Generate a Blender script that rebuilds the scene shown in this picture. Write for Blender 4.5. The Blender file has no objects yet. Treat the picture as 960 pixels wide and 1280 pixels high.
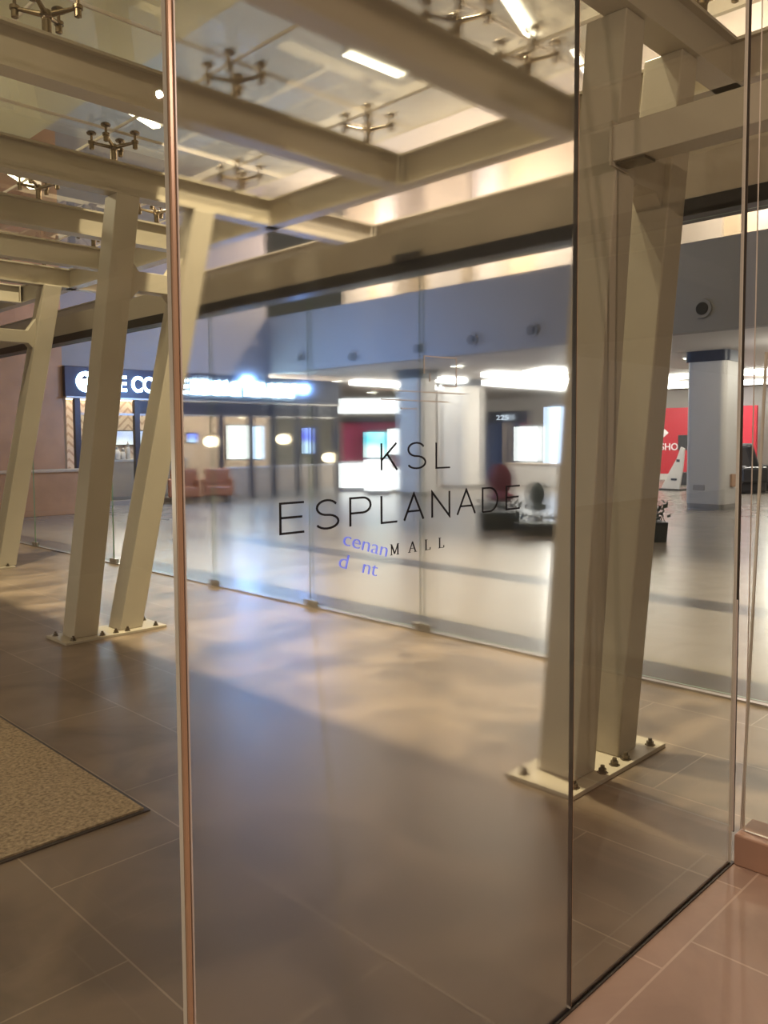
import bpy, bmesh, math, random
from mathutils import Vector, Matrix
random.seed(7)
scene = bpy.context.scene
COL = scene.collection
PI = math.pi

# ------------------------------------------------------------------ camera
F_PX, PITCH, ROLL, PY, H = 1021.0, math.atan(64/1021.0), -.006, 612.0, 1.6
s2 = math.sqrt(0.5)
FW = Vector((math.cos(PITCH)*s2, math.cos(PITCH)*s2, -math.sin(PITCH)))
RT = Vector((s2, -s2, 0))
UP = Vector((math.sin(PITCH)*s2, math.sin(PITCH)*s2, math.cos(PITCH)))
RT, UP = RT*math.cos(ROLL)+UP*math.sin(ROLL), UP*math.cos(ROLL)-RT*math.sin(ROLL)
EYE = Vector((0, 0, H))
cam = bpy.data.cameras.new('camera')
cam.lens = F_PX/1280*36
cam.shift_y = -(640-PY)/1280
cam.clip_start = 0.05
cam.clip_end = 200
co = bpy.data.objects.new('camera', cam)
COL.objects.link(co)
m = Matrix((RT, UP, -FW)).transposed().to_4x4()
m.translation = EYE
co.matrix_world = m
scene.camera = co

def ray(px, py):
    return FW + RT*((px-480)/F_PX) + UP*((PY-py)/F_PX)
def on(axis, px, py, v):              # where the sight line meets the real plane axis = v
    d = ray(px, py)
    i = 'XYZ'.index(axis)
    return EYE + d*((v-EYE[i])/d[i])

# ------------------------------------------------------------------ materials
def lin(c):
    return tuple(((x/255)/12.92 if x/255 <= .04045 else ((x/255+.055)/1.055)**2.4) for x in c) + (1,)
def new_mat(name):
    mt = bpy.data.materials.new(name)
    mt.use_nodes = True
    nt = mt.node_tree
    nt.nodes.clear()
    out = nt.nodes.new('ShaderNodeOutputMaterial')
    return mt, nt, out
def pmat(name, rgb, rough=.5, metal=0., var=0., scale=6., bump=0., spec=.5, coat=0.):
    mt, nt, out = new_mat(name)
    b = nt.nodes.new('ShaderNodeBsdfPrincipled')
    c = lin(rgb)
    b.inputs['Roughness'].default_value = rough
    b.inputs['Metallic'].default_value = metal
    b.inputs['Specular IOR Level'].default_value = spec
    b.inputs['Coat Weight'].default_value = coat
    tc = nt.nodes.new('ShaderNodeTexCoord')
    nz = nt.nodes.new('ShaderNodeTexNoise')
    nz.inputs['Scale'].default_value = scale
    nz.inputs['Detail'].default_value = 6
    nt.links.new(tc.outputs['Object'], nz.inputs['Vector'])
    rp = nt.nodes.new('ShaderNodeValToRGB')
    rp.color_ramp.elements[0].position = .3
    rp.color_ramp.elements[1].position = .7
    rp.color_ramp.elements[0].color = tuple(x*(1-var) for x in c[:3])+(1,)
    rp.color_ramp.elements[1].color = tuple(min(1, x*(1+var)) for x in c[:3])+(1,)
    nt.links.new(nz.outputs['Fac'], rp.inputs['Fac'])
    nt.links.new(rp.outputs['Color'], b.inputs['Base Color'])
    if bump:
        bp = nt.nodes.new('ShaderNodeBump')
        bp.inputs['Strength'].default_value = bump
        bp.inputs['Distance'].default_value = .01
        nt.links.new(nz.outputs['Fac'], bp.inputs['Height'])
        nt.links.new(bp.outputs['Normal'], b.inputs['Normal'])
    nt.links.new(b.outputs['BSDF'], out.inputs['Surface'])
    return mt
def emat(name, rgb, strength):
    mt, nt, out = new_mat(name)
    e = nt.nodes.new('ShaderNodeEmission')
    e.inputs['Color'].default_value = lin(rgb)
    e.inputs['Strength'].default_value = strength
    nt.links.new(e.outputs['Emission'], out.inputs['Surface'])
    return mt
def screen_mat(name, c0, c1, strength, scale=2.5):
    mt, nt, out = new_mat(name)
    tc = nt.nodes.new('ShaderNodeTexCoord')
    nz = nt.nodes.new('ShaderNodeTexNoise')
    nz.inputs['Scale'].default_value = scale
    nt.links.new(tc.outputs['Object'], nz.inputs['Vector'])
    rp = nt.nodes.new('ShaderNodeValToRGB')
    rp.color_ramp.elements[0].position = .4
    rp.color_ramp.elements[1].position = .6
    rp.color_ramp.elements[0].color = lin(c0)
    rp.color_ramp.elements[1].color = lin(c1)
    nt.links.new(nz.outputs['Fac'], rp.inputs['Fac'])
    e = nt.nodes.new('ShaderNodeEmission')
    e.inputs['Strength'].default_value = strength
    nt.links.new(rp.outputs['Color'], e.inputs['Color'])
    nt.links.new(e.outputs['Emission'], out.inputs['Surface'])
    return mt
def glass_mat(name, tint, refl=1.6, fog=None):
    """clear pane: see-through with a fresnel reflection; fog = (haze share, veil share)"""
    mt, nt, out = new_mat(name)
    N, L = nt.nodes, nt.links
    tr = N.new('ShaderNodeBsdfTransparent')
    tr.inputs['Color'].default_value = tint+(1,)
    body = tr.outputs[0]
    if fog:
        rf = N.new('ShaderNodeBsdfRefraction')
        rf.distribution = 'GGX'
        rf.inputs['IOR'].default_value = fog[2]
        rf.inputs['Roughness'].default_value = fog[3]
        rf.inputs['Color'].default_value = tint+(1,)
        m1 = N.new('ShaderNodeMixShader')
        m1.inputs[0].default_value = fog[0]
        L.new(tr.outputs[0], m1.inputs[1])
        L.new(rf.outputs[0], m1.inputs[2])
        df = N.new('ShaderNodeBsdfDiffuse')
        df.inputs['Color'].default_value = (.75, .76, .78, 1)
        m2 = N.new('ShaderNodeMixShader')
        m2.inputs[0].default_value = fog[1]
        L.new(m1.outputs[0], m2.inputs[1])
        L.new(df.outputs[0], m2.inputs[2])
        body = m2.outputs[0]
    gl = N.new('ShaderNodeBsdfGlossy')
    gl.inputs['Roughness'].default_value = .0 if not fog else .02
    fr = N.new('ShaderNodeFresnel')
    fr.inputs['IOR'].default_value = 1.45
    ge = N.new('ShaderNodeNewGeometry')
    k = N.new('ShaderNodeMath'); k.operation = 'SUBTRACT'
    k.inputs[0].default_value = 1
    L.new(ge.outputs['Backfacing'], k.inputs[1])
    k2 = N.new('ShaderNodeMath'); k2.operation = 'MULTIPLY'
    L.new(fr.outputs[0], k2.inputs[0]); L.new(k.outputs[0], k2.inputs[1])
    k3 = N.new('ShaderNodeMath'); k3.operation = 'MULTIPLY'; k3.use_clamp = True
    L.new(k2.outputs[0], k3.inputs[0]); k3.inputs[1].default_value = refl
    mx = N.new('ShaderNodeMixShader')
    L.new(k3.outputs[0], mx.inputs[0])
    L.new(body, mx.inputs[1]); L.new(gl.outputs[0], mx.inputs[2])
    L.new(mx.outputs[0], out.inputs['Surface'])
    return mt
def tile_mat(name, base, grout, tx, ty, gap, rough, var, off=.5, vein=.0, ox=0., oy=0., spec=.5, rot=0.):
    """stone tiles laid along X; courses stacked along Y"""
    mt, nt, out = new_mat(name)
    N, L = nt.nodes, nt.links
    tc = N.new('ShaderNodeTexCoord')
    mp = N.new('ShaderNodeMapping')
    mp.inputs['Location'].default_value = (ox, oy, 0)
    mp.inputs['Rotation'].default_value = (0, 0, rot)
    L.new(tc.outputs['Object'], mp.inputs['Vector'])
    br = N.new('ShaderNodeTexBrick')
    br.offset = off
    br.inputs['Scale'].default_value = 1
    br.inputs['Brick Width'].default_value = tx
    br.inputs['Row Height'].default_value = ty
    br.inputs['Mortar Size'].default_value = gap
    br.inputs['Mortar Smooth'].default_value = .2
    c = lin(base)
    br.inputs['Color1'].default_value = tuple(x*(1-var) for x in c[:3])+(1,)
    br.inputs['Color2'].default_value = tuple(x*(1+var) for x in c[:3])+(1,)
    br.inputs['Mortar'].default_value = lin(grout)
    L.new(mp.outputs[0], br.inputs['Vector'])
    nz = N.new('ShaderNodeTexNoise')
    nz.inputs['Scale'].default_value = 1.6
    nz.inputs['Detail'].default_value = 8
    nz.inputs['Distortion'].default_value = 1.2
    L.new(tc.outputs['Object'], nz.inputs['Vector'])
    rp = N.new('ShaderNodeValToRGB')
    rp.color_ramp.elements[0].position = .36
    rp.color_ramp.elements[1].position = .62
    rp.color_ramp.elements[0].color = (1-vein, 1-vein, 1-vein, 1)
    rp.color_ramp.elements[1].color = (1+vein*.4, 1+vein*.4, 1+vein*.4, 1)
    L.new(nz.outputs['Fac'], rp.inputs['Fac'])
    mu = N.new('ShaderNodeMix'); mu.data_type = 'RGBA'; mu.blend_type = 'MULTIPLY'
    mu.inputs[0].default_value = 1
    L.new(br.outputs['Color'], mu.inputs[6]); L.new(rp.outputs['Color'], mu.inputs[7])
    b = N.new('ShaderNodeBsdfPrincipled')
    b.inputs['Roughness'].default_value = rough
    b.inputs['Specular IOR Level'].default_value = spec
    L.new(mu.outputs[2], b.inputs['Base Color'])
    bp = N.new('ShaderNodeBump')
    bp.inputs['Strength'].default_value = .15
    bp.inputs['Distance'].default_value = .003
    L.new(nz.outputs['Fac'], bp.inputs['Height'])
    L.new(bp.outputs[0], b.inputs['Normal'])
    L.new(b.outputs[0], out.inputs['Surface'])
    return mt

M = {}
M['steel'] = pmat('painted_steel', (176, 166, 148), .45, var=.03, scale=3)
M['chrome'] = pmat('stainless_steel', (150, 135, 115), .25, metal=1, var=.05)
M['dark_metal'] = pmat('dark_metal', (45, 42, 40), .4, var=.05)
M['alu'] = pmat('brushed_aluminium', (170, 165, 160), .4, metal=.7, var=.04)
M['bolt'] = pmat('bolt_steel', (110, 100, 85), .4, metal=.8)
M['gold_edge'] = pmat('bronze_edge_strip', (190, 156, 126), .3, metal=.1, var=.05)
M['pale_edge'] = pmat('pale_glass_edge', (215, 205, 195), .3)
M['green_edge'] = pmat('green_glass_edge', (120, 150, 125), .3)
M['silicone'] = pmat('dark_silicone', (60, 52, 44), .5)
M['kerb'] = pmat('kerb_stone', (178, 140, 120), .5, var=.12, scale=4, bump=.1)
M['black'] = pmat('black_vinyl', (18, 18, 26), .5)
M['logo'] = pmat('pale_vinyl', (196, 190, 182), .6)
M['white'] = pmat('white_paint', (214, 208, 202), .5, var=.02)
M['grey_wall'] = pmat('grey_fascia_paint', (150, 146, 146), .6, var=.03, scale=1)
M['cream'] = pmat('cream_wall_paint', (222, 208, 184), .6, var=.04, scale=1)
M['soffit'] = pmat('soffit_panels', (196, 190, 170), .6, var=.06, scale=.8)
M['ceil'] = pmat('mall_ceiling_paint', (205, 198, 194), .7, var=.03, scale=1)
M['red'] = pmat('red_hoarding', (196, 40, 56), .5, var=.05, scale=.6)
M['maroon'] = pmat('maroon_panel', (120, 30, 62), .5, var=.08)
M['navy'] = pmat('navy_sign_panel', (24, 34, 66), .4, var=.06)
M['shop_dark'] = pmat('dark_shopfront', (40, 44, 62), .35, var=.1)
M['wood'] = pmat('brown_timber', (182, 140, 106), .5, var=.14, scale=2.5)
M['orange'] = pmat('tan_leather', (176, 106, 66), .5, var=.12)
M['beige'] = pmat('beige_laminate', (190, 172, 152), .5, var=.04)
M['plant'] = pmat('dark_leaves', (42, 52, 38), .6, var=.3, scale=14)
M['plant2'] = pmat('grey_green_leaves', (64, 76, 70), .6, var=.3, scale=14)
M['planter'] = pmat('dark_planter', (34, 40, 36), .5, var=.1)
M['red_seat'] = pmat('dark_red_upholstery', (118, 34, 54), .6, var=.1)
M['black_lea'] = pmat('black_leather', (36, 34, 36), .4, var=.15)
M['mat'] = pmat('coir_mat', (168, 150, 124), .95, var=.42, scale=60, bump=.9, spec=.1)
M['glass'] = glass_mat('clear_glass', (.955, .965, .94))
M['glass_fog'] = glass_mat('fogged_glass', (.97, .975, .965), 1.5, fog=(.58, .005, 1.006, .42))
M['glass_green'] = glass_mat('pale_green_glass', (.95, .972, .955), 1.0)
M['glass_roof'] = glass_mat('roof_glass', (.955, .955, .88), 1.2)
M['tube'] = emat('fluorescent_tube', (255, 244, 224), 9)
M['strip'] = emat('lit_ceiling_strip', (255, 250, 246), 10)
M['dot'] = emat('lit_downlight', (255, 246, 230), 14)
M['sign_on'] = emat('lit_sign_letters', (190, 226, 255), 30)
M['white_on'] = emat('lit_white_panel', (250, 250, 255), 2.6)
M['blue_on'] = emat('lit_blue_panel', (200, 218, 255), 3.2)
M['cyan_on'] = screen_mat('cyan_screen', (90, 215, 240), (225, 252, 255), 2.4, .9)
M['screen_on'] = screen_mat('menu_screen', (195, 205, 255), (250, 250, 255), 1.6, 1.3)
M['screen_blue'] = screen_mat('blue_screen', (90, 100, 255), (190, 215, 255), 2.2, 1.2)
M['warm_on'] = emat('warm_lamp', (255, 224, 190), 6)
M['blue_reflection'], _nt, _out = new_mat('blue_sign_reflection')  # see-through glow standing in for a blue sign's reflection
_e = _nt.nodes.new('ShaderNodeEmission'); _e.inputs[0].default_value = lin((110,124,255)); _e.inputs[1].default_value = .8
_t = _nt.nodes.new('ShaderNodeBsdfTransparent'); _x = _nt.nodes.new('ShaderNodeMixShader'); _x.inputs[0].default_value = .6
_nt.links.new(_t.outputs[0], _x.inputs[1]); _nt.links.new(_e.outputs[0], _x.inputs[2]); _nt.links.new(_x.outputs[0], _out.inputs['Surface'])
M['hoard_txt'] = pmat('white_print', (245, 238, 238), .5)
M['info_txt'] = emat('lit_number', (225, 235, 255), 2.0)
M['floor_in'] = tile_mat('grey_brown_floor_tiles', (124, 108, 92), (160, 144, 126), 1.14, .57, .0036, .36, .06, vein=.34, ox=1.705, oy=.56, rot=PI/2)
M['floor_mall'] = tile_mat('polished_mall_floor', (138, 128, 118), (132, 122, 112), 1.2, 1.2, .003, .27, .03, vein=.08)
M['floor_out'] = tile_mat('pink_stone_pavers', (190, 162, 146), (214, 192, 176), .605, .6, .0042, .45, .1, off=.314, vein=.18, ox=.575, oy=.115)
def chevron():
    mt, nt, out = new_mat('chevron_wall')
    N, L = nt.nodes, nt.links
    tc = N.new('ShaderNodeTexCoord'); sp = N.new('ShaderNodeSeparateXYZ')
    L.new(tc.outputs['Object'], sp.inputs[0])
    def mth(op, a, b=None, v=None):
        n = N.new('ShaderNodeMath'); n.operation = op
        L.new(a, n.inputs[0])
        if b is not None: L.new(b, n.inputs[1])
        if v is not None: n.inputs[1].default_value = v
        return n.outputs[0]
    zig = mth('PINGPONG', sp.outputs['X'], v=.45)
    s = mth('ADD', sp.outputs['Z'], zig)
    w = mth('PINGPONG', s, v=.12)
    g = mth('GREATER_THAN', w, v=.08)
    mx = N.new('ShaderNodeMix'); mx.data_type = 'RGBA'
    L.new(g, mx.inputs[0])
    mx.inputs[6].default_value = lin((204, 186, 172)); mx.inputs[7].default_value = lin((166, 144, 130))
    b = N.new('ShaderNodeBsdfPrincipled'); b.inputs['Roughness'].default_value = .6
    L.new(mx.outputs[2], b.inputs['Base Color'])
    L.new(b.outputs[0], out.inputs['Surface'])
    return mt
M['chevron'] = chevron()

# ------------------------------------------------------------------ mesh helpers
class MB:
    def __init__(self): self.bm = bmesh.new()
    def box(self, a, b):
        x0, x1 = sorted((a[0], b[0])); y0, y1 = sorted((a[1], b[1])); z0, z1 = sorted((a[2], b[2]))
        v = [self.bm.verts.new(p) for p in ((x0,y0,z0),(x1,y0,z0),(x1,y1,z0),(x0,y1,z0),(x0,y0,z1),(x1,y0,z1),(x1,y1,z1),(x0,y1,z1))]
        for f in ((0,3,2,1),(4,5,6,7),(0,1,5,4),(1,2,6,5),(2,3,7,6),(3,0,4,7)):
            self.bm.faces.new([v[i] for i in f])
        return self
    def loft(self, rings, cap=True):
        vs = [[self.bm.verts.new(p) for p in r] for r in rings]
        n = len(vs[0])
        for a, b in zip(vs, vs[1:]):
            for i in range(n):
                self.bm.faces.new((a[i], a[(i+1) % n], b[(i+1) % n], b[i]))
        if cap:
            self.bm.faces.new(vs[0][::-1]); self.bm.faces.new(vs[-1])
        return self
    def prism(self, p0, p1, wx, wy):      # rectangular tube, horizontal end cuts
        r = []
        for p in (p0, p1):
            r.append([(p[0]-wx/2, p[1]-wy/2, p[2]), (p[0]+wx/2, p[1]-wy/2, p[2]), (p[0]+wx/2, p[1]+wy/2, p[2]), (p[0]-wx/2, p[1]+wy/2, p[2])])
        return self.loft(r)
    def tube(self, p0, p1, r0, r1=None, n=12):
        r1 = r0 if r1 is None else r1
        p0, p1 = Vector(p0), Vector(p1)
        d = (p1-p0).normalized()
        a = d.orthogonal().normalized(); b = d.cross(a)
        return self.loft([[p+(a*math.cos(2*PI*i/n)+b*math.sin(2*PI*i/n))*r for i in range(n)] for p, r in ((p0, r0), (p1, r1))])
    def lathe(self, c, prof, n=20):
        return self.loft([[(c[0]+r*math.cos(2*PI*i/n), c[1]+r*math.sin(2*PI*i/n), c[2]+z) for i in range(n)] for r, z in prof])
    def poly(self, pts, ext):             # polygon pushed along a vector
        e = Vector(ext)
        return self.loft([[Vector(p) for p in pts], [Vector(p)+e for p in pts]])
    def ball(self, c, r, n=10):
        k = [(max(.001, math.sin(PI*i/n)), -math.cos(PI*i/n)) for i in range(n+1)]
        rx, ry, rz = r if isinstance(r, tuple) else (r, r, r)
        return self.loft([[(c[0]+rx*a*math.cos(2*PI*j/14), c[1]+ry*a*math.sin(2*PI*j/14), c[2]+rz*z) for j in range(14)] for a, z in k])
    def build(self, name, mat, parent=None, bevel=0, smooth=False, loc=None):
        me = bpy.data.meshes.new(name)
        bmesh.ops.recalc_face_normals(self.bm, faces=self.bm.faces)
        if smooth:
            for f in self.bm.faces: f.smooth = True
        self.bm.to_mesh(me); self.bm.free()
        me.materials.append(mat)
        o = bpy.data.objects.new(name, me)
        COL.objects.link(o)
        if parent: o.parent = parent
        if loc: o.location = loc
        if bevel:
            b = o.modifiers.new('bevel', 'BEVEL'); b.width = bevel; b.segments = 2; b.limit_method = 'ANGLE'
        return o
def tag(o, label=None, cat=None, group=None, kind=None):
    if label: o['label'] = label
    if cat: o['category'] = cat
    if group: o['group'] = group
    if kind: o['kind'] = kind
    return o
def thing(name, label, cat, loc=(0,0,0), rz=0, group=None):
    o = bpy.data.objects.new(name, None)
    o.empty_display_size = .1
    COL.objects.link(o)
    o.location = loc; o.rotation_euler = (0, 0, rz)
    return tag(o, label, cat, group)
def kids(o): return [c for c in bpy.data.objects if c.parent == o]
def dup(o, loc, label, parent=None):
    def cp(s, par):
        c = s.copy(); COL.objects.link(c)
        if par: c.parent = par
        for ch in kids(s): cp(ch, c)
        return c
    src = [o]
    c = cp(o, parent)
    c.location = loc
    if label: c['label'] = label
    return c
def struct(name, mb, mat, **k):
    o = mb.build(name, mat, **k)
    o['kind'] = 'structure'
    return o
def text_mesh(name, s, mat, size, loc, rot, parent=None, bold=0., depth=.012, width=None, spacing=1.):
    cu = bpy.data.curves.new(name, 'FONT')
    cu.body = s; cu.size = size; cu.offset = bold; cu.extrude = depth; cu.space_character = spacing
    t = bpy.data.objects.new(name+'_tmp', cu)
    COL.objects.link(t)
    dg = bpy.context.evaluated_depsgraph_get(); dg.update()
    me = bpy.data.meshes.new_from_object(t.evaluated_get(dg))
    bpy.data.objects.remove(t)
    xs = [v.co.x for v in me.vertices]; ys = [v.co.y for v in me.vertices]
    if width:
        k = width/(max(xs)-min(xs))
        for v in me.vertices: v.co.x = (v.co.x-min(xs))*k
    me.materials.clear(); me.materials.append(mat)
    o = bpy.data.objects.new(name, me); COL.objects.link(o)
    o.location = loc; o.rotation_euler = rot
    if parent: o.parent = parent
    return o

YA, XC, XB = 1.19, 3.03, 4.95       # near glass wall, its corner, far glass wall

# ------------------------------------------------------------------ setting
struct('floor_vestibule', MB().poly([(-4,YA,0),(XC,YA,0),(XC,-7,0),(XB,-7,0),(XB,18.6,0),(-4,18.6,0)], (0,0,-.1)), M['floor_in'])
struct('floor_mall', MB().box((XB,-7,-.1),(44,30,0)), M['floor_mall'])
struct('floor_forecourt', MB().box((-4,-7,-.1),(XC,YA,0)), M['floor_out'])
struct('trim_1', MB().box((XC-.016,-7,0),(XC+.16,YA-.013,.118)), M['kerb'], bevel=.006)
struct('ceiling_soffit', MB().box((-4,YA,5.0),(3.87,20,5.25)).box((-4,-8,5.0),(14,YA,5.25)), M['soffit'])
struct('ceiling_high', MB().box((3.6,-8,8.6),(20,20,8.8)), M['soffit'])
struct('ceiling_mall', MB().box((14.25,-8,3.45),(44,30,3.6)), M['ceil'])
struct('wall_fascia', MB().box((14.0,-8,3.42),(14.25,18.7,4.93)), M['grey_wall'])
struct('trim_2', MB().box((14.0,-8,4.93),(17,18.7,4.97)), M['grey_wall'])
struct('wall_upper', MB().box((17,-8,4.97),(17.2,18.7,8.6)), M['cream'])
mb = MB()
for yy in (-5,-1.5,2,5.5,9,12.5,16): mb.box((16.4,yy,4.97),(17,yy+.7,8.6)).box((16.9,yy+1.6,4.97),(17,yy+2.7,7.2))
struct('trim_5', mb, M['white'])
struct('wall_end', MB().box((31.5,-8,0),(31.7,30,3.45)), M['white'])
struct('wall_rear', MB().box((14.25,29,0),(31.5,29.2,3.45)), M['white'])
struct('wall_side', MB().box((14.25,-8,0),(44,-7.8,3.45)), M['white'])
XS0, XS1, YS = 8.2, 16.7, 18.7
struct('wall_above_shop', MB().box((XS0,YS,3.32),(14.0,YS+.2,8.6)), M['grey_wall'])
struct('wall_timber', MB().box((-4,YS,0),(XS0,YS+.2,8.6)), M['wood'])
struct('wall_shop_rear', MB().box((XS0,YS+3.6,0),(XS1,YS+3.75,3.45)), M['chevron'])
struct('wall_shop_side', MB().box((XS0-.0,YS+.2,0),(XS0+.15,YS+3.6,3.45)), M['beige'])
struct('ceiling_shop', MB().box((XS0,YS+.2,3.3),(14.25,YS+3.6,3.45)), M['ceil'])
struct('trim_3', MB().box((XB-.02,-7,0),(XB+.02,18.6,.014)), M['alu'])
struct('trim_4', MB().box((-2.5,YA-.012,0),(XC,YA+.010,.005)), M['silicone'])

# panel joints on the soffit and a cornice of light wall panels
# ------------------------------------------------------------------ near glass wall
def pane(name, a, b, mat, edge, label, cat='glass pane', face=None):
    mb = MB().box(a, b)
    o = mb.build(name, mat)
    o.data.materials.append(edge)
    if face: o.data.materials.append(M['glass'])
    dims = [abs(b[i]-a[i]) for i in range(3)]
    thin = dims.index(min(dims))
    for p in o.data.polygons:
        if abs(p.normal[thin]) < .9: p.material_index = 1
        elif face and p.normal[thin]*face < 0: p.material_index = 2
    return tag(o, label, cat, 'frameless glass panes')
T = .006
joint = [-.49, .71, 1.91, XC]
pane('entrance_glass_panel', (joint[0]+.006,YA-T,.005), (joint[1]-.008,YA+T,3.5), M['glass'], M['pale_edge'], 'clear near glass pane at the left, before the coir mat')
pane('entrance_glass_panel', (joint[1]+.008,YA-T,.005), (joint[2]-.0016,YA+T,3.5), M['glass_fog'], M['pale_edge'], 'misted near glass pane carrying the black mall name lettering', face=-1)
pane('entrance_glass_panel', (joint[2]+.0018,YA-T,.005), (XC-.02,YA+T,3.5), M['glass'], M['pale_edge'], 'clear near glass pane between the lettered pane and the kerb corner')
pane('entrance_glass_panel', (XC+.03,-2.6,.12), (XC+.042,YA-.03,3.5), M['glass'], M['pale_edge'], 'side glass pane standing on the pink stone kerb')
def strip(name, mb, mat, label, bev=.002):
    return tag(mb.build(name, mat, bevel=bev), label, 'joint strip', 'glass joint strips')
t = thing('joint_strip', 'bronze and pale vertical joint strip left of the lettered pane', 'joint strip', (joint[1],YA,0), group='glass joint strips')
MB().box((-.0075,-.009,.012),(.0035,.009,3.5)).build('bronze_bead', M['gold_edge'], t, bevel=.003)
MB().box((.0040,-.010,.012),(.0075,.008,3.5)).build('glass_edge', M['pale_edge'], t, bevel=.001)
t = thing('joint_strip', 'thin dark vertical joint strip right of the lettered pane', 'joint strip', (joint[2],YA,0), group='glass joint strips')
MB().box((-.0016,-.0065,.012),(.0004,.0065,3.5)).build('silicone_bead', M['silicone'], t)
MB().box((.0004,-.0068,.012),(.0018,.0065,3.5)).build('glass_edge', M['gold_edge'], t)
t = thing('joint_strip', 'pale vertical corner strip rising from the stone kerb', 'joint strip', (XC,YA,0), group='glass joint strips')
MB().box((-.018,-.008,.125),(-.008,.008,1.0)).build('glass_edge', M['pale_edge'], t, bevel=.002)
MB().box((-.006,-.008,.12),(.0,.002,3.5)).build('silicone_bead', M['silicone'], t)
qa, qb = on('Y',927,1035,YA-.02), on('Y',958,440,YA-.02)
MB().prism((qa.x-XC,-.02,.122),(qb.x-XC,-.02,qb.z),.011,.008).build('glass_return_edge', M['pale_edge'], t)

# --- lettering on the lettered pane
def arc(cx, cy, rx, ry, a0, a1, n=14):
    return [(cx+rx*math.cos(math.radians(a0+(a1-a0)*i/n)), cy+ry*math.sin(math.radians(a0+(a1-a0)*i/n))) for i in range(n+1)]
GL = {
 'K': [[(0,0),(0,1)], [(.95,1),(.0,.36)], [(.36,.6),(1,0)]],
 'S': [arc(.5,.745,.45,.255,28,270,16)+arc(.5,.255,.5,.235,90,-152,16)],
 'L': [[(0,1),(0,0),(1,0)]],
 'E': [[(1,1),(0,1),(0,0),(1,0)], [(0,.52),(.92,.52)]],
 'P': [[(0,0),(0,1),(.6,1)]+arc(.6,.73,.4,.27,90,-90,12)+[(0,.46)]],
 'A': [[(0,0),(.5,1),(1,0)], [(.17,.33),(.83,.33)]],
 'N': [[(0,0),(0,1),(1,0),(1,1)]],
 'D': [[(0,0),(0,1),(.45,1)]+arc(.45,.5,.55,.5,90,-90,16)+[(0,0)]],
}
def ribbon(mb, pts, w, y0, y1):
    pts = [p for i, p in enumerate(pts) if i == 0 or abs(p[0]-pts[i-1][0])+abs(p[1]-pts[i-1][1]) > 1e-6]
    P = [Vector((p[0], 0, p[1])) for p in pts]
    n = len(P); Lq, Rq = [], []
    for i in range(n):
        d0 = (P[i]-P[i-1]).normalized() if i else None
        d1 = (P[i+1]-P[i]).normalized() if i < n-1 else None
        d = (d0+d1).normalized() if d0 and d1 and (d0+d1).length > .2 else (d1 or d0)
        nr = Vector((-d.z, 0, d.x))
        k = w/2
        if d0 and d1:
            c = max(.35, nr.dot(Vector((-d1.z, 0, d1.x))))
            k = w/2/c
        e = Vector((0,0,0))
        if i == 0: e = -d1*w/2*0
        Lq.append(P[i]+nr*k+e); Rq.append(P[i]-nr*k+e)
    rings = [[(a.x,y0,a.z),(b.x,y0,b.z),(b.x,y1,b.z),(a.x,y1,a.z)] for a, b in zip(Lq, Rq)]
    mb.loft(rings)
YL = YA-T
let = thing('glass_lettering', 'black thin three-line mall name with pale emblem on the misted pane', 'lettering', (on('Y',500,640,YL).x, YL, 1.38))
def put_letter(ch, x0, x1, z0, z1, w):
    mb = MB()
    ox, oz = let.location.x, let.location.z
    for st in GL[ch]:
        q = []
        for p in st:
            X = x0+(x1-x0)*p[0]; Z = z0+(z1-z0)*p[1]
            q.append((X-ox, Z-oz))
        ribbon(mb, q, w, -.0016, .0003)
    return mb.build('letter', M['black'], let)
zb = (on('Y',350,665.5,YL).z + on('Y',632,638.5,YL).z)/2
zt = (on('Y',350,628.6,YL).z + on('Y',632,609,YL).z)/2
for ch, a, b in zip('ESPLANADE', (350,394.5,437.6,476.6,505,540,571.5,603,632.5), (379.5,422.5,463,496,529,561.5,593.5,621.5,649)):
    put_letter(ch, on('Y',a,640,YL).x, on('Y',b,640,YL).x, zb, zt, .0041)
zb2 = on('Y',476.5,588,YL).z; zt2 = on('Y',476.5,554,YL).z
for ch, a, b in zip('KSL', (476.5,509,545), (496,531.5,562)):
    put_letter(ch, on('Y',a,570,YL).x, on('Y',b,570,YL).x, zb2, zt2, .0038)
# MALL, small with serifs
def serif(ch, x0, x1, z0, z1):
    mb = MB(); ox, oz = let.location.x, let.location.z
    W, Hh = x1-x0, z1-z0
    def s(p, w): ribbon(mb, [(x0+W*q[0]-ox, z0+Hh*q[1]-oz) for q in p], w, -.0016, .0003)
    if ch == 'M':
        s([(.1,0),(.1,1)], .0012); s([(.1,1),(.5,.08)], .0026); s([(.5,.08),(.9,1)], .0012); s([(.9,1),(.9,0)], .0026)
        s([(-.02,0),(.24,0)], .0010); s([(.74,0),(1.04,0)], .0010); s([(-.02,1),(.16,1)], .0010); s([(.84,1),(1.04,1)], .0010)
    if ch == 'A':
        s([(.08,0),(.5,1)], .0012); s([(.5,1),(.92,0)], .0026); s([(.24,.36),(.74,.36)], .0010)
        s([(-.06,0),(.24,0)], .0010); s([(.74,0),(1.08,0)], .0010)
    if ch == 'L':
        s([(.2,0),(.2,1)], .0026); s([(0,1),(.42,1)], .0010); s([(0,0),(.98,0)], .0011); s([(.98,0),(1,.22)], .0011)
    return mb.build('letter', M['black'], let)
zm0 = on('Y',488,694,YL).z; zm1 = on('Y',488,680.8,YL).z
for ch, a, b in zip('MALL', (488,510.5,531,548), (498,520,537.5,554.5)):
    serif(ch, on('Y',a,688,YL).x, on('Y',b,688,YL).x, zm0, zm1)
mb = MB(); ox, oz = let.location.x, let.location.z
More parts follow.
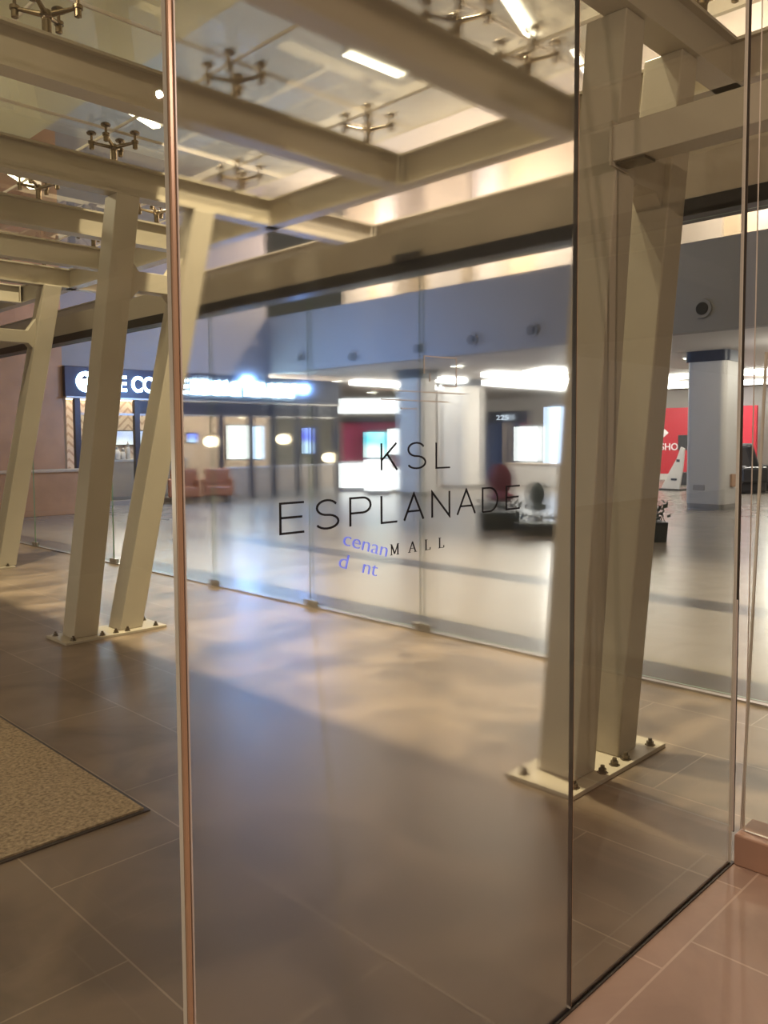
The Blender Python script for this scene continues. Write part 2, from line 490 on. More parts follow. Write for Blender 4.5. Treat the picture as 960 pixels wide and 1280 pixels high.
for seg in ([(530,467),(530,445),(570,448),(570,483.5),(553,482)], [(537,466),(537,477)], [(463,486.5),(580.5,494.3)], [(476,499),(560,503)], [(501,510.5),(522,511.4)]):
    q = []
    for i, p in enumerate(seg):
        w = on('Y', p[0], p[1], YL)
        q.append((w.x-ox, w.z-oz))
    if len(q) == 2 and abs(seg[0][0]-seg[1][0]) > 3: q[1] = (q[1][0], q[0][1])
    ribbon(mb, q, .0022, -.0016, .0003)
mb.build('emblem', M['logo'], let)

# ------------------------------------------------------------------ canopy steel
ZB, HB = 3.6, .25
def ibeam_x(x0, x1, y, zb=ZB, h=HB, w=.15):
    mb = MB()
    mb.box((x0,y-w/2,zb),(x1,y+w/2,zb+.018)); mb.box((x0,y-w/2,zb+h-.018),(x1,y+w/2,zb+h)); mb.box((x0,y-.03,zb+.018),(x1,y+.03,zb+h-.018))
    return mb
def ibeam_y(y0, y1, x, zb=ZB, h=HB, w=.15):
    mb = MB()
    mb.box((x-w/2,y0,zb),(x+w/2,y1,zb+.018)); mb.box((x-w/2,y0,zb+h-.018),(x+w/2,y1,zb+h)); mb.box((x-.03,y0,zb+.018),(x+.03,y1,zb+h-.018))
    return mb
rows = [(2.02, 6.12, 'resting on the column pair by the kerb corner'),
        (3.12, 4.77, 'second from the kerb corner, held between two column pairs'),
        (4.67, 4.77, 'third from the kerb corner, crossing above the black lettering'),
        (6.36, 6.12, 'resting on the column pair left of the lettered pane'),
        (7.85, 4.77, 'first beyond the left column pair'),
        (9.30, 4.77, 'second beyond the left column pair'),
        (10.70, 6.12, 'resting on the most distant column pair'),
        (12.3, 4.77, 'last one before the timber wall')]
for y, x1, where in rows:
    t = thing('roof_beam', 'long beige steel roof beam '+where, 'beam', (0,y,ZB), group='canopy roof beams')
    mb = ibeam_x(-1.5, x1, 0, 0, HB, .15)
    mb.build('beam_profile', M['steel'], t)
    MB().box((x1,-.08,-.0),(x1+.012,.08,HB)).build('end_plate', M['steel'], t)
for x, w, lab in ((4.85, .13, 'beige edge beam along the glass roof, tying the roof beam ends'), (6.21, .15, 'outer beige edge beam beyond the glass roof, above the door header')):
    tag(ibeam_y(-7, 18.6, x, ZB, .25, w).build('edge_beam', M['steel']), lab, 'beam', 'canopy edge beams')

# inclined column pairs
def frame(cx, cy, legs, label, wy=.22, wx=.19):
    t = thing('column_pair', label, 'column', (cx,cy,0), group='inclined column pairs')
    MB().box((-.44,-.185,.0),(.44,.185,.022)).build('base_plate', M['steel'], t, bevel=.003)
    for i, (xb, xt) in enumerate(legs):
        MB().prism((xb,0,.022),(xt,0,ZB), wx, wy).build('leg', M['steel'], t, bevel=.008)
    def lx(i, z): return legs[i][0]+(legs[i][1]-legs[i][0])*z/ZB
    # tie with flared gussets at both ends
    zt0, zt1 = 2.84, 3.0
    a0, b0 = lx(0,2.9)+wx/2-.01, lx(1,2.9)-wx/2+.01
    y0 = -.07
    pts = [(a0-.02,y0,zt0-.12),(a0+.09,y0,zt0),(b0-.09,y0,zt0),(b0+.02,y0,zt0-.12),(b0+.02,y0,zt1+.16),(b0-.09,y0,zt1),(a0+.09,y0,zt1),(a0-.02,y0,zt1+.16)]
    MB().poly(pts, (0,.14,0)).build('tie', M['steel'], t, bevel=.004)
    for bx, by in [(-.36,-.14),(-.12,-.145),(.1,-.145),(.36,-.14),(-.39,.12),(.39,.12),(.0,-.14)]:
        if any(abs(bx-l[0]) < wx/2+.03 and abs(by) < wy/2+.0 for l in legs): continue
        b = MB().lathe((bx,by,.022), [(.026,0),(.026,.005),(.018,.005),(.018,.022),(.010,.022),(.010,.036)], n=6).build('anchor_bolt', M['bolt'], t)
    return t
frame(3.50, 2.08, ((-.21,.18),(.185,.76)), 'tall beige inclined steel column pair nearest the kerb corner, on a bolted base plate', wx=.18, wy=.215)
frame(3.12, 6.38, ((-.24,.23),(.155,.94)), 'tall beige inclined steel column pair left of the bronze joint strip', wy=.21, wx=.205)
frame(3.50, 10.70, ((-.12,.26),(.36,1.06)), 'beige inclined steel column pair cut by the left edge of the photo', wy=.25, wx=.22)
# side beam off the nearest pair
t = thing('side_beam', 'beige hollow steel beam running from the nearest column pair over the side glass', 'beam', (3.52,1.97,2.86))
MB().box((-.07,-8.6,0),(.07,0.0,.16)).build('beam_profile', M['steel'], t, bevel=.006)
MB().box((-.08,-.012,-.02),(.08,.0,.18)).build('end_plate', M['steel'], t)
MB().box((-.05,-.16,-.012),(.05,-.02,0)).build('bracket', M['bolt'], t)

# ------------------------------------------------------------------ glass roof on spider fittings
def make_spider():
    t = thing('spider_fitting', 'x', 'glass fitting', (0,0,ZB+HB), group='steel spider fittings')
    MB().tube((0,0,0),(0,0,.12),.026).tube((0,0,0),(0,0,.012),.05).build('post', M['chrome'], t, smooth=False)
    MB().ball((0,0,.125),.036).build('hub', M['chrome'], t, smooth=True)
    for sx in (-1,1):
        for sy in (-1,1):
            e = (sx*.125, sy*.125, .165)
            a = MB().tube((0,0,.125), e, .017, .011).build('arm', M['chrome'], t)
            MB().lathe((e[0],e[1],e[2]), [(.011,-.055),(.020,-.05),(.020,-.008),(.028,-.008),(.028,.012),(.010,.016),(.010,.06),(.036,.066),(.040,.078),(.030,.088)], n=14).build('disc_bolt', M['chrome'], a)
    return t
sp0 = None
names = {2.02:'the beam by the kerb corner', 3.12:'the second beam from the kerb corner', 4.67:'the third beam from the kerb corner', 6.36:'the left column beam',
         7.85:'the first beam past the left columns', 9.30:'the second beam past the left columns', 10.70:'the most distant column beam', 12.3:'the last beam by the timber wall'}
ordw = ['nearest one', 'middle one', 'edge beam end']
for y, _, _ in rows:
    xs = (2.02, 3.27, 4.5)
    if abs(y-3.12) < .01: xs = (2.5, 3.72, 4.42)
    if y > 12: xs = (3.27, 4.5)
    if y < 2.1: xs = (4.5,)
    for i, x in enumerate(xs):
        lab = 'steel spider fitting on %s, %s' % (names[y], ordw[i+3-len(xs)])
        if sp0 is None:
            sp0 = make_spider(); sp0.location = (x,y,ZB+HB); sp0['label'] = lab
        else: dup(sp0, (x,y,ZB+HB), lab)
xe = [.78, 2.02, 3.27, 4.5, 5.0]
ye = [YA+.2, 3.12, 4.67, 6.36, 7.85, 9.30, 10.70, 12.3]
dist = ['over the kerb corner bay', 'in the second bay from the kerb corner', 'in the third bay, above the lettering', 'in the bay beyond the left columns', 'in the fifth bay from the kerb corner', 'in the bay before the most distant columns', 'in the last bay before the timber wall']
col = ['nearest the camera', 'second from the camera', 'third from the camera', 'narrow one along the edge beam']
ZG = ZB+HB+.165+.088
for j in range(7):
    for i in range(4):
        mb = MB().box((xe[i]+.006,ye[j]+.006,ZG),(xe[i+1]-.006,ye[j+1]-.006,ZG+.02))
        o = mb.build('roof_glass_panel', M['glass_roof'])
        o.data.materials.append(M['pale_edge'])
        for p in o.data.polygons:
            if abs(p.normal.z) < .9: p.material_index = 1
        tag(o, 'greenish glass roof panel %s, %s' % (dist[j], col[i]), 'glass panel', 'glass roof panels')

# ------------------------------------------------------------------ far glass wall
t = thing('door_header', 'long grey door header with dark lower edge along the far glass wall', 'header', (XB,0,2.93))
MB().box((-.09,-7,.10),(.09,18.6,.36)).build('cover', M['steel'], t, bevel=.006)
MB().box((-.10,-7,.0),(.10,18.6,.10)).build('lower_track', M['dark_metal'], t, bevel=.004)
sb = thing('motion_sensor', 'small black door sensor box under the beige header', 'sensor', tuple(on('X',509,322,XB-.0992)))
MB().box((-.05,-.13,-.03),(-.0005,.13,.03)).build('housing', M['dark_metal'], sb, bevel=.008)
MB().box((-.054,-.09,-.018),(-.05,.09,.014)).build('lens', M['black'], sb)
jb = [-7, -1.4, 1.2, 3.0, 4.53, 5.95, 7.6, 9.9, 12.4, 15.5, 18.6]
wh = ['far behind the side glass', 'behind the side glass', 'right of the nearest column pair', 'behind the nearest column pair', 'below the door sensor', 'between the sensor and the pale green joint',
      'left of the pale green joint', 'behind the left column pair', 'left of the left column pair', 'before the timber wall at far left']
for i in range(10):
    y0, y1 = jb[i]+.006, jb[i+1]-.006
    pane('lobby_glass_panel', (XB-.006,y0,.03), (XB+.006,y1,2.925), M['glass_green'], M['green_edge'], 'far glass wall pane %s' % wh[i])
for i, y in enumerate(jb[2:9]):
    lab = ['beside the kerb corner', 'behind the nearest columns', 'under the door sensor', 'below the black lettering', 'right of the left columns', 'behind the left columns', 'near the timber wall'][i]
    t = thing('patch_fitting', 'small steel patch fitting under the far glass '+lab, 'glass fitting', (XB,y,0), group='patch fittings')
    for s in (-1,1):
        MB().box((-.018,s*.008,.015),(.018,s*.09,.07)).build('clamp', M['alu'], t, bevel=.004)
# mirrored blue sign, its reflection built as glowing letters on the lettered pane
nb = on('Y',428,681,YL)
t = thing('reflected_lettering', 'blue two-line sign reflection made as glowing letters below the black mall name', 'sign', (nb.x,YL+.0005,nb.z))
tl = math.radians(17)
text_mesh('upper_line', 'cenan', M['blue_reflection'], .042, (0,-.001,0), (PI/2,tl,0), t, bold=-.0006, depth=.0012, width=.126)
text_mesh('lower_line', 'd', M['blue_reflection'], .042, (-.012,-.001,-.043), (PI/2,tl,0), t, bold=-.0006, depth=.0012, width=.022)
text_mesh('lower_line', 'nt', M['blue_reflection'], .042, (.052,-.001,-.062), (PI/2,tl,0), t, bold=-.0006, depth=.0012, width=.042)

# coir mat in its well
mx, my = 1.71, 3.15
t = thing('door_mat', 'large tan coir door mat set in the tiles, lower left', 'mat', (mx,my,0))
MB().box((-3.6,0,0),(0,5.0,.006)).build('frame', M['dark_metal'], t)
MB().box((-3.58,.02,.002),(-.02,4.98,.014)).build('pile', M['mat'], t)

# ------------------------------------------------------------------ soffit lights over the roof
def tube_light(p, q, label):
    p, q = Vector(p), Vector(q)
    c = (p+q)/2; d = q-p
    t = thing('ceiling_light', label, 'ceiling light', tuple(c), math.atan2(d.y, d.x), group='bright linear ceiling lights')
    L = d.length/2
    MB().box((-L-.03,-.09,-.02),(L+.03,.09,.05)).build('housing', M['white'], t)
    MB().box((-L,-.05,-.05),(L,.05,-.02)).build('diffuser', M['tube'], t, bevel=.01)
zs = 4.96
tube_light(on('Z',128,112,zs), on('Z',196,155,zs), 'bright linear light on the soffit, above the left column pair')
tube_light(on('Z',-6,200,zs), on('Z',42,232,zs), 'bright linear light on the soffit at the left edge of the photo')
zs = 8.53
tube_light(on('Z',462,272,zs), on('Z',496,274,zs), 'small bright linear light seen between the two edge beams, left one')
tube_light(on('Z',610,214,zs), on('Z',652,228,zs), 'small bright linear light seen between the two edge beams, right one')
tube_light(on('Z',430,66,zs), on('Z',498,94,zs), 'bright linear ceiling light seen through the roof above the lettered pane')
tube_light(on('Z',620,-20,zs), on('Z',662,46,zs), 'bright linear ceiling light at the top right of the lettered pane')
tube_light(on('Z',716,60,zs), on('Z',740,100,zs), 'bright linear ceiling light beside the top of the nearest column')

# ------------------------------------------------------------------ coffee shop
t = thing('shop_sign', 'long dark blue fascia sign with glowing white lettering over the cafe', 'sign', (XS0,YS-.12,2.62))
Lx = 16.65-XS0
MB().box((0,0,0),(Lx,.18,.70)).build('panel', M['navy'], t, bevel=.01)
MB().box((0,-.05,-.04),(Lx,.18,0)).build('bottom_trim', M['alu'], t)
xa = on('Y',119,478,YS-.12).x-XS0
xb = on('Y',366,488,YS-.12).x-XS0
text_mesh('lettering', 'THE COFFEE BEAN & TEA LEAF', M['sign_on'], .52, (xa,-.01,.165), (PI/2,0,0), t, bold=.012, depth=.012, width=xb-xa)
xl = on('Y',107,471,YS-.12).x-XS0
lg = MB()
lg.loft([[(xl+.24*math.cos(a*PI/14), yy, .35+.24*math.sin(a*PI/14)) for a in range(28)] for yy in (-.02,-.005)])
lg = lg.build('round_logo', M['sign_on'], t)
mb = MB()
mb.poly([(xl-.12,-.024,.42),(xl-.04,-.024,.50),(xl+.05,-.024,.46),(xl-.02,-.024,.40)], (0,.003,0))
mb.poly([(xl-.08,-.024,.30),(xl+.0,-.024,.26),(xl+.1,-.024,.30),(xl+.02,-.024,.22)], (0,.003,0))
mb.build('logo_mark', M['navy'], lg)
# storefront
pp = [98, 172, 275, 312, 340, 370, 393, 418]
px_x = [on('Y',p,590,YS).x for p in pp]
posw = ['left of the left columns', 'between the two legs of the left columns', 'left of the big bright screens', 'across the big bright screens', 'right of the big bright screens', 'beside the warm pendants', 'beside the blue screen', 'at the right corner']
for x, w in zip(px_x, posw):
    tag(MB().box((x-.07,YS-.06,0),(x+.07,YS+.06,2.575)).build('shopfront_post', M['shop_dark'], bevel=.006), 'dark cafe shopfront post '+w, 'post', 'cafe shopfront posts')
bayw = ['behind the left columns', 'with tan armchairs before it', 'with a large bright screen, left half', 'with a large bright screen, right half', 'with two warm pendant lamps', 'with the blue screen', 'at its right corner']
for i in range(7):
    x0, x1 = px_x[i]+.07, px_x[i+1]-.07
    t = thing('shopfront_bay', 'cafe shopfront bay '+bayw[i], 'shopfront', ((x0+x1)/2,YS,0), group='cafe shopfront bays')
    hw = (x1-x0)/2
    MB().box((-hw,-.05,0),(hw,.05,.12)).build('plinth', M['alu'], t)
    if i >= 2:
        MB().box((-hw,-.02,.12),(hw,.02,.80)).build('low_panel', M['beige'], t)
        MB().box((-hw,-.04,.80),(hw,.04,.85)).build('sill', M['white'], t)
    MB().box((-hw,-.005,.86 if i >= 2 else .13),(hw,.005,2.2)).build('pane', M['glass_green'], t)
    MB().box((-hw,-.03,2.2),(hw,.03,2.25)).build('transom', M['alu'], t)
    if i: MB().box((-hw,-.01,2.25),(hw,.01,2.575)).build('top_panel', M['shop_dark'], t)
# inside
def screen(name, axis, v, x0, y0, x1, y1, mat, label, cat='screen', thick=.05):
    a = on(axis, x0, y1, v); b = on(axis, x1, y0, v)
    c = (a+b)/2
    t = thing(name, label, cat, tuple(c), group='lit screens')
    a -= c; b -= c
    if axis == 'Y':
        MB().box((a.x-.03,0,a.z-.03),(b.x+.03,thick,b.z+.03)).build('frame', M['dark_metal'], t)
        MB().box((a.x,-.006,a.z),(b.x,0,b.z)).build('display', mat, t)
    else:
        MB().box((0,a.y+.03,a.z-.03),(thick,b.y-.03,b.z+.03)).build('frame', M['dark_metal'], t)
        MB().box((-.006,a.y,a.z),(0,b.y,b.z)).build('display', mat, t)
    return t
yb = YS+3.5
screen('menu_screen','Y',yb,144,539,170,556,M['screen_on'],'pale wide menu screen on the chevron wall, left of the dark post','menu board')
screen('menu_screen','Y',yb,173,539,206,556,M['screen_on'],'pale wide menu screen on the chevron wall, right of the dark post','menu board')
tag(MB().box((XS0+.15,yb-.12,2.72),(XS1-2.6,yb+.08,2.86)).build('cove_light', M['warm_on']), 'warm glowing cove light strip along the top of the chevron wall', 'light strip')
screen('display_screen','Y',YS+.9,283,532,310,574,M['white_on'],'large glaring white cafe screen left of the middle shopfront post')
screen('display_screen','Y',YS+.9,314,533,326,574,M['blue_on'],'narrow glaring white cafe screen right of the middle shopfront post')
screen('display_screen','Y',YS+.6,377,535,391,567,M['screen_blue'],'glowing blue upright cafe screen beside the right shopfront posts')
screen('display_screen','Y',YS+.6,233,542,244,553,M['screen_blue'],'small glowing blue cafe screen above the tan armchairs')
cx0 = on('Y',140,600,YS+1.6).x; cx1 = on('Y',232,600,YS+1.6).x
t = thing('service_counter', 'beige cafe service counter with a white top below the menu screens', 'counter', ((cx0+cx1)/2,YS+1.9,0))
hw = (cx1-cx0)/2
MB().box((-hw,-.3,0),(hw,.3,1.02)).build('body', M['beige'], t)
MB().box((-hw-.04,-.36,1.02),(hw+.04,.34,1.08)).build('worktop', M['white'], t)
MB().box((-hw,-.28,0),(hw,-.31,.1)).build('kick_plate', M['alu'], t)
jars = ['white round jar left on the cafe counter', 'small glass jar beside the white round jar on the cafe counter', 'tall white jug on the cafe counter', 'white grinder with a bowl top at the right of the cafe counter', 'short white cup stack on the cafe counter']
for i, lab in enumerate(jars):
    x = on('Y',147+[0,9.5,16,44,54][i],590,YS+1.7).x
    h = [.34,.26,.42,.6,.3][i]; r = [.13,.07,.06,.14,.08][i]
    t = thing('counter_jar', lab, 'jar', (x,YS+1.8,1.08), group='things on the cafe counter')
    MB().lathe((0,0,0), [(r*.8,0),(r,.05*h),(r,.6*h),(r*.6,.8*h)], 16).build('body', M['white'], t, smooth=True)
    MB().lathe((0,0,.8*h), [(r*.65,0),(r*.65,.06),(r*.2,.1),(r*.15,.14)], 16).build('lid', M['alu'], t)
for i, (px, py) in enumerate([(361,508),(352,549),(300,516),(378,510),(401,512),(409,572),(262,552)]):
    p = on('Y',px,py,YS+1.2)
    t = thing('pendant_lamp', ['warm cafe pendant lamp beside the blue screen, upper of two', 'warm cafe pendant lamp beside the blue screen, lower of two', 'warm cafe pendant lamp above the big bright screens', 'wide warm cafe pendant lamp over the blue screen', 'warm cafe pendant lamp at the right corner bay, upper', 'warm cafe pendant lamp at the right corner bay, lower', 'warm cafe pendant lamp above the tan armchairs'][i], 'pendant lamp', tuple(p), group='cafe pendant lamps')
    MB().ball((0,0,0),(.2,.2,.16) if i != 3 else (.34,.3,.16)).build('globe', M['warm_on'], t, smooth=True)
    MB().tube((0,0,.15),(0,0,3.3-p.z),.012).build('cord', M['dark_metal'], t)
def armchair(px, py, label, mat, group, depth=None, X=None):
    p = on('Z',px,py,0)
    t = thing('armchair', label, 'armchair', (p.x,p.y,0), math.radians(-30), group)
    MB().box((-.3,-.3,.16),(.3,.3,.42)).build('seat', mat, t, bevel=.05)
    MB().box((-.32,.2,.3),(.32,.36,.86)).build('backrest', mat, t, bevel=.06)
    for s in (-1,1): MB().box((s*.28,-.3,.16),(s*.38,.32,.62)).build('armrest', mat, t, bevel=.04)
    for a in (-.24,.24):
        for b in (-.24,.24): MB().tube((a,b,0),(a,b,.17),.02,.026).build('leg', M['dark_metal'], t)
    return t
armchair(230,629,'tan leather armchair outside the cafe, nearer the bronze strip',M['orange'],'tan cafe armchairs')
armchair(271,627,'tan leather armchair outside the cafe, beside the dark post',M['orange'],'tan cafe armchairs')
# low timber box by the timber wall
p = on('Z',60,645,0)
t = thing('timber_counter', 'low brown timber counter against the timber wall at far left', 'counter', (p.x,p.y+.3,0))
MB().box((-1.1,-.3,0),(1.0,.3,.92)).build('body', M['wood'], t, bevel=.01)
MB().box((-1.14,-.34,.92),(1.04,.34,.97)).build('top', M['beige'], t, bevel=.008)

# ------------------------------------------------------------------ mall interior
def rounded(w, d, r, n=5):
    pts = []
    for cx, cy, a in ((w/2-r,d/2-r,0),(-w/2+r,d/2-r,90),(-w/2+r,-d/2+r,180),(w/2-r,-d/2+r,270)):
        for i in range(n+1):
            b = math.radians(a+90*i/n); pts.append((cx+r*math.cos(b), cy+r*math.sin(b)))
    return pts
def pillar(x, y, label, w=.86, d=.86, extra=False):
    t = thing('pillar', label, 'pillar', (x,y,0), group='white mall pillars')
    P = rounded(w, d, .12)
    MB().loft([[(a,b,z) for a, b in P] for z in (.13,3.22)]).build('shaft', M['white'], t)
    Q = rounded(w-.02, d-.02, .11)
    MB().loft([[(a,b,z) for a, b in Q] for z in (0,.13)]).build('skirting', M['alu'], t)
    Q = rounded(w+.1, d+.1, .14)
    MB().loft([[(a,b,z) for a, b in Q] for z in (3.22,3.45)]).build('collar', M['shop_dark'], t)
    if extra:
        MB().box((-w/2-.015,-.02,.42),(-w/2,.24,.54)).build('socket_plate', M['alu'], t, bevel=.003)
        MB().box((-.1,-d/2-.05,.5),(.1,-d/2,.78)).build('wall_box', M['wood'], t, bevel=.006)
    return t
p = on('Z',888,637,0)
pillar(p.x+.3, p.y+.1, 'white rounded square pillar with a dark collar, right of the nearest columns', extra=True)
p = on('Z',520,621,0); pillar(p.x+.3, p.y+.3, 'white rounded pillar behind the letters of the upper line')
p = on('Z',575,611,0); pillar(p.x+.3, p.y+.3, 'white rounded pillar seen right of the last upper line letter', w=1.0, d=1.0)
# round speakers on the fascia
for px, py, lab in ((879,386,'beside the white collared pillar'),(665,413,'right end of the row over the lettering'),(590,425,'second from right over the lettering'),(522,436,'third from right over the lettering'),(440,446,'fourth from right over the lettering'),(376,447,'leftmost of the row, above the cafe sign')):
    p = on('X',px,py,14.02)
    t = thing('round_speaker', 'round dark-centred speaker in the grey fascia, '+lab, 'speaker', tuple(p), group='round fascia speakers')
    MB().tube((0,0,0),(-.05,0,0),.17,.16,20).build('bezel', M['grey_wall'], t)
    MB().tube((-.05,0,0),(-.06,0,0),.11,.10,20).build('cone', M['dark_metal'], t)
# ceiling strips
si = 0
def cstrip(a, b, label, w=.3, h=.16):
    a, b = Vector(a), Vector(b)
    c = (a+b)/2; d = b-a
    t = thing('ceiling_strip', label, 'ceiling light', tuple(c), math.atan2(d.y,d.x), group='lit mall ceiling strips')
    L = d.length/2
    MB().box((-L,-w/2,-h),(L,w/2,-.02)).build('diffuser', M['strip'], t)
    MB().box((-L-.04,-w/2-.04,-.02),(L+.04,w/2+.04,.0)).build('rim', M['white'], t)
zc = 3.45
cstrip((23.2,2,zc),(23.2,13,zc),'long lit ceiling strip crossing behind the white collared pillar, nearer of two')
cstrip((27.5,2,zc),(27.5,14,zc),'long lit ceiling strip crossing behind the white collared pillar, farther of two')
for i, y in enumerate((12.4,14.2,16.4)):
    cstrip((18.2,y,zc),(27,y,zc),'lit mall ceiling strip running away above the last letters of the long line, %s of three' % ('right','middle','left')[i])
cstrip((17.6,19.0,zc),(22.5,19.0,zc),'lit ceiling strip above the red promotion booth')
cstrip((18.4,17.2,zc),(21.5,20.4,zc),'slanting lit ceiling strip above the red promotion booth')
k = 0
for px, py, lab in ((748,445,'by the lettered pane edge'),(776,458,'left of the nearest column'),(658,462,'first right of the emblem'),(704,458,'near the joint strip'),(860,447,'above the collared pillar left'),(568,457,'touching the emblem corner'),(490,487,'left of the emblem lines'),(418,476,'right of the cafe sign'),(462,490,'between cafe sign and emblem')):
    p = on('Z',px,py,3.44)
    if p.x < 14.4 or p.x > 31: continue
    t = thing('downlight', 'small bright round mall ceiling downlight '+lab, 'downlight', (p.x,p.y,3.45), group='mall ceiling downlights')
    MB().tube((0,0,0),(0,0,-.03),.14,.13,16).build('rim', M['white'], t)
    MB().tube((0,0,-.03),(0,0,-.04),.10,.10,16).build('lens', M['dot'], t)

# red hoarding with white words
XH = 29.0
ya, yc = on('X',945,560,XH).y, on('X',786,560,XH).y
t = thing('red_hoarding', 'tall red shop hoarding with white printed words behind the collared pillar', 'hoarding', (XH,(ya+yc)/2,0))
hw = (yc-ya)/2
MB().box((0,-hw,0),(.12,hw,2.66)).build('panel', M['red'], t)
MB().box((-.03,-hw,0),(0,hw,.22)).build('base', M['white'], t)
z0 = on('X',840,562.5,XH).z
y0 = on('X',826,560,XH).y-t.location.y
text_mesh('lettering_left', 'SHOPPING', M['hoard_txt'], .36, (-.02,y0,z0), (PI/2,0,-PI/2), t, bold=.004, depth=.008, width=1.63)
y0 = on('X',905.5,560,XH).y-t.location.y
text_mesh('lettering_right', 'NEW', M['hoard_txt'], .36, (-.02,y0,z0), (PI/2,0,-PI/2), t, bold=.004, depth=.008, width=.80)
p = on('X',829,541,XH)
MB().poly([(-.02,p.y-t.location.y+.1,p.z-.28),(-.02,p.y-t.location.y-.22,p.z),(-.02,p.y-t.location.y+.1,p.z+.28)], (.015,0,0)).build('arrow_mark', M['hoard_txt'], t)
# white sail-shaped stand
p = on('Z',841,613,0)
t = thing('sail_banner', 'white sail-shaped banner stand in front of the red hoarding', 'banner', (p.x,p.y,0))
z1 = 1.25
MB().poly([(0,.38,.04),(0,-.2,.04),(0,-.3,.7),(0,-.34,z1),(0,-.22,z1+.05),(0,-.1,.95),(0,.1,.6)], (.06,0,0)).build('sail', M['white'], t, bevel=.01)
MB().box((-.2,-.3,0),(.3,.4,.05)).build('foot', M['dark_metal'], t)
MB().box((-.012,-.12,.3),(-.002,.06,.36)).build('print_mark', M['shop_dark'], t)
MB().box((-.012,-.2,.85),(-.002,-.1,.93)).build('print_mark', M['shop_dark'], t)
p = on('Z',857,609,0)
p.x += 1.2; p.y += .45
t = thing('kiosk_desk', 'dark low display desk with a raised black screen left of the collared pillar', 'desk', (p.x,p.y,0))
MB().box((-.3,-.35,0),(.3,.4,.42)).build('body', M['black_lea'], t, bevel=.02)
MB().box((-.04,-.04,.42),(.04,.04,1.2)).build('post', M['dark_metal'], t)
MB().box((-.1,-.35,1.15),(-.04,.35,1.65)).build('screen', M['dark_metal'], t, bevel=.01)
# massage chairs right of the pillar
for px, py, lab in ((929,616,'black reclining massage chair right of the collared pillar, nearer the pillar'),(951,611,'black reclining massage chair right of the collared pillar, behind the corner joint')):
    p = on('Z',px,py,0)
    t = thing('massage_chair', lab, 'chair', (p.x,p.y,0), math.radians(60), 'black massage chairs')
    MB().box((-.38,-.5,.0),(.38,.4,.5)).build('seat', M['black_lea'], t, bevel=.08)
    o = MB().box((-.34,-.1,-.0),(.34,.16,1.05)).build('backrest', M['black_lea'], t, bevel=.09); o.location = (0,.3,.4); o.rotation_euler = (-.35,0,0)
    for s in (-1,1): MB().box((s*.34,-.45,.3),(s*.5,.4,.75)).build('armrest', M['black_lea'], t, bevel=.07)
    o = MB().box((-.28,-.1,-.5),(.28,.12,0)).build('leg_rest', M['black_lea'], t, bevel=.06); o.location = (0,-.55,.5); o.rotation_euler = (-.5,0,0)
# red promotion booth
p = on('Z',470,612,0)
bx, by = p.x, p.y
t = thing('promotion_booth', 'maroon promotion booth back wall left of the first letter', 'booth', (bx+1.0,by+1.0,0), PI/4)
MB().box((-1.2,.0,0),(1.15,.12,2.15)).build('back_panel', M['maroon'], t)
MB().box((-1.2,-.1,2.15),(1.15,.12,2.3)).build('canopy', M['dark_metal'], t)
MB().box((-1.25,-.25,2.42),(1.2,.12,2.9)).build('lit_band', M['white_on'], t)
for sx in (-.9,.9): MB().box((sx-.04,.02,2.3),(sx+.04,.1,2.42)).build('bracket', M['dark_metal'], t)
def onr(px, py): # a point on the vertical plane facing the viewer through the booth front
    d = ray(px, py); n = Vector((s2,s2,0)); q = Vector((bx+.85,by+.85,0))
    return EYE + d*((q-EYE).dot(n)/d.dot(n))
def face_panel(name, x0, y0, x1, y1, mat, label, cat, lit='display'):
    a, b = onr(x0,y1), onr(x1,y0)
    c = (a+b)/2
    t = thing(name, label, cat, tuple(c), -PI/4)
    w = (Vector((b.x,b.y,0))-Vector((a.x,a.y,0))).length/2; h = (b.z-a.z)/2
    MB().box((-w-.03,0,-h-.03),(w+.03,.06,h+.03)).build('frame', M['dark_metal'], t)
    MB().box((-w,-.01,-h),(w,0,h)).build(lit, mat, t)
    return t
t.rotation_euler = (0,0,-PI/4)
face_panel('booth_screen',454,540,480,572,M['cyan_on'],'bright cyan screen on the maroon booth left of the first upper line letter','screen')
face_panel('booth_light_box',484,536,504,568,M['white_on'],'glaring white light box on the maroon booth behind the first upper line letter','light box')
def litcounter(px, py, w, h, label):
    p = on('Z',px,py,0)
    t = thing('lit_counter', label, 'counter', (p.x,p.y,0), -PI/4, 'glowing white counters')
    MB().box((-w/2,-.25,0),(w/2,.25,.1)).build('plinth', M['alu'], t)
    MB().box((-w/2,-.25,.1),(w/2,.25,h)).build('front', M['white_on'], t)
    MB().box((-w/2-.03,-.28,h),(w/2+.03,.28,h+.05)).build('top', M['white'], t)
litcounter(440,613,.8,.85,'glowing white display counter at the left end of the maroon booth')
litcounter(470,617,.7,1.0,'glowing white display counter in front of the maroon booth')
litcounter(496,615,.5,.7,'glowing white display counter right of the maroon booth')
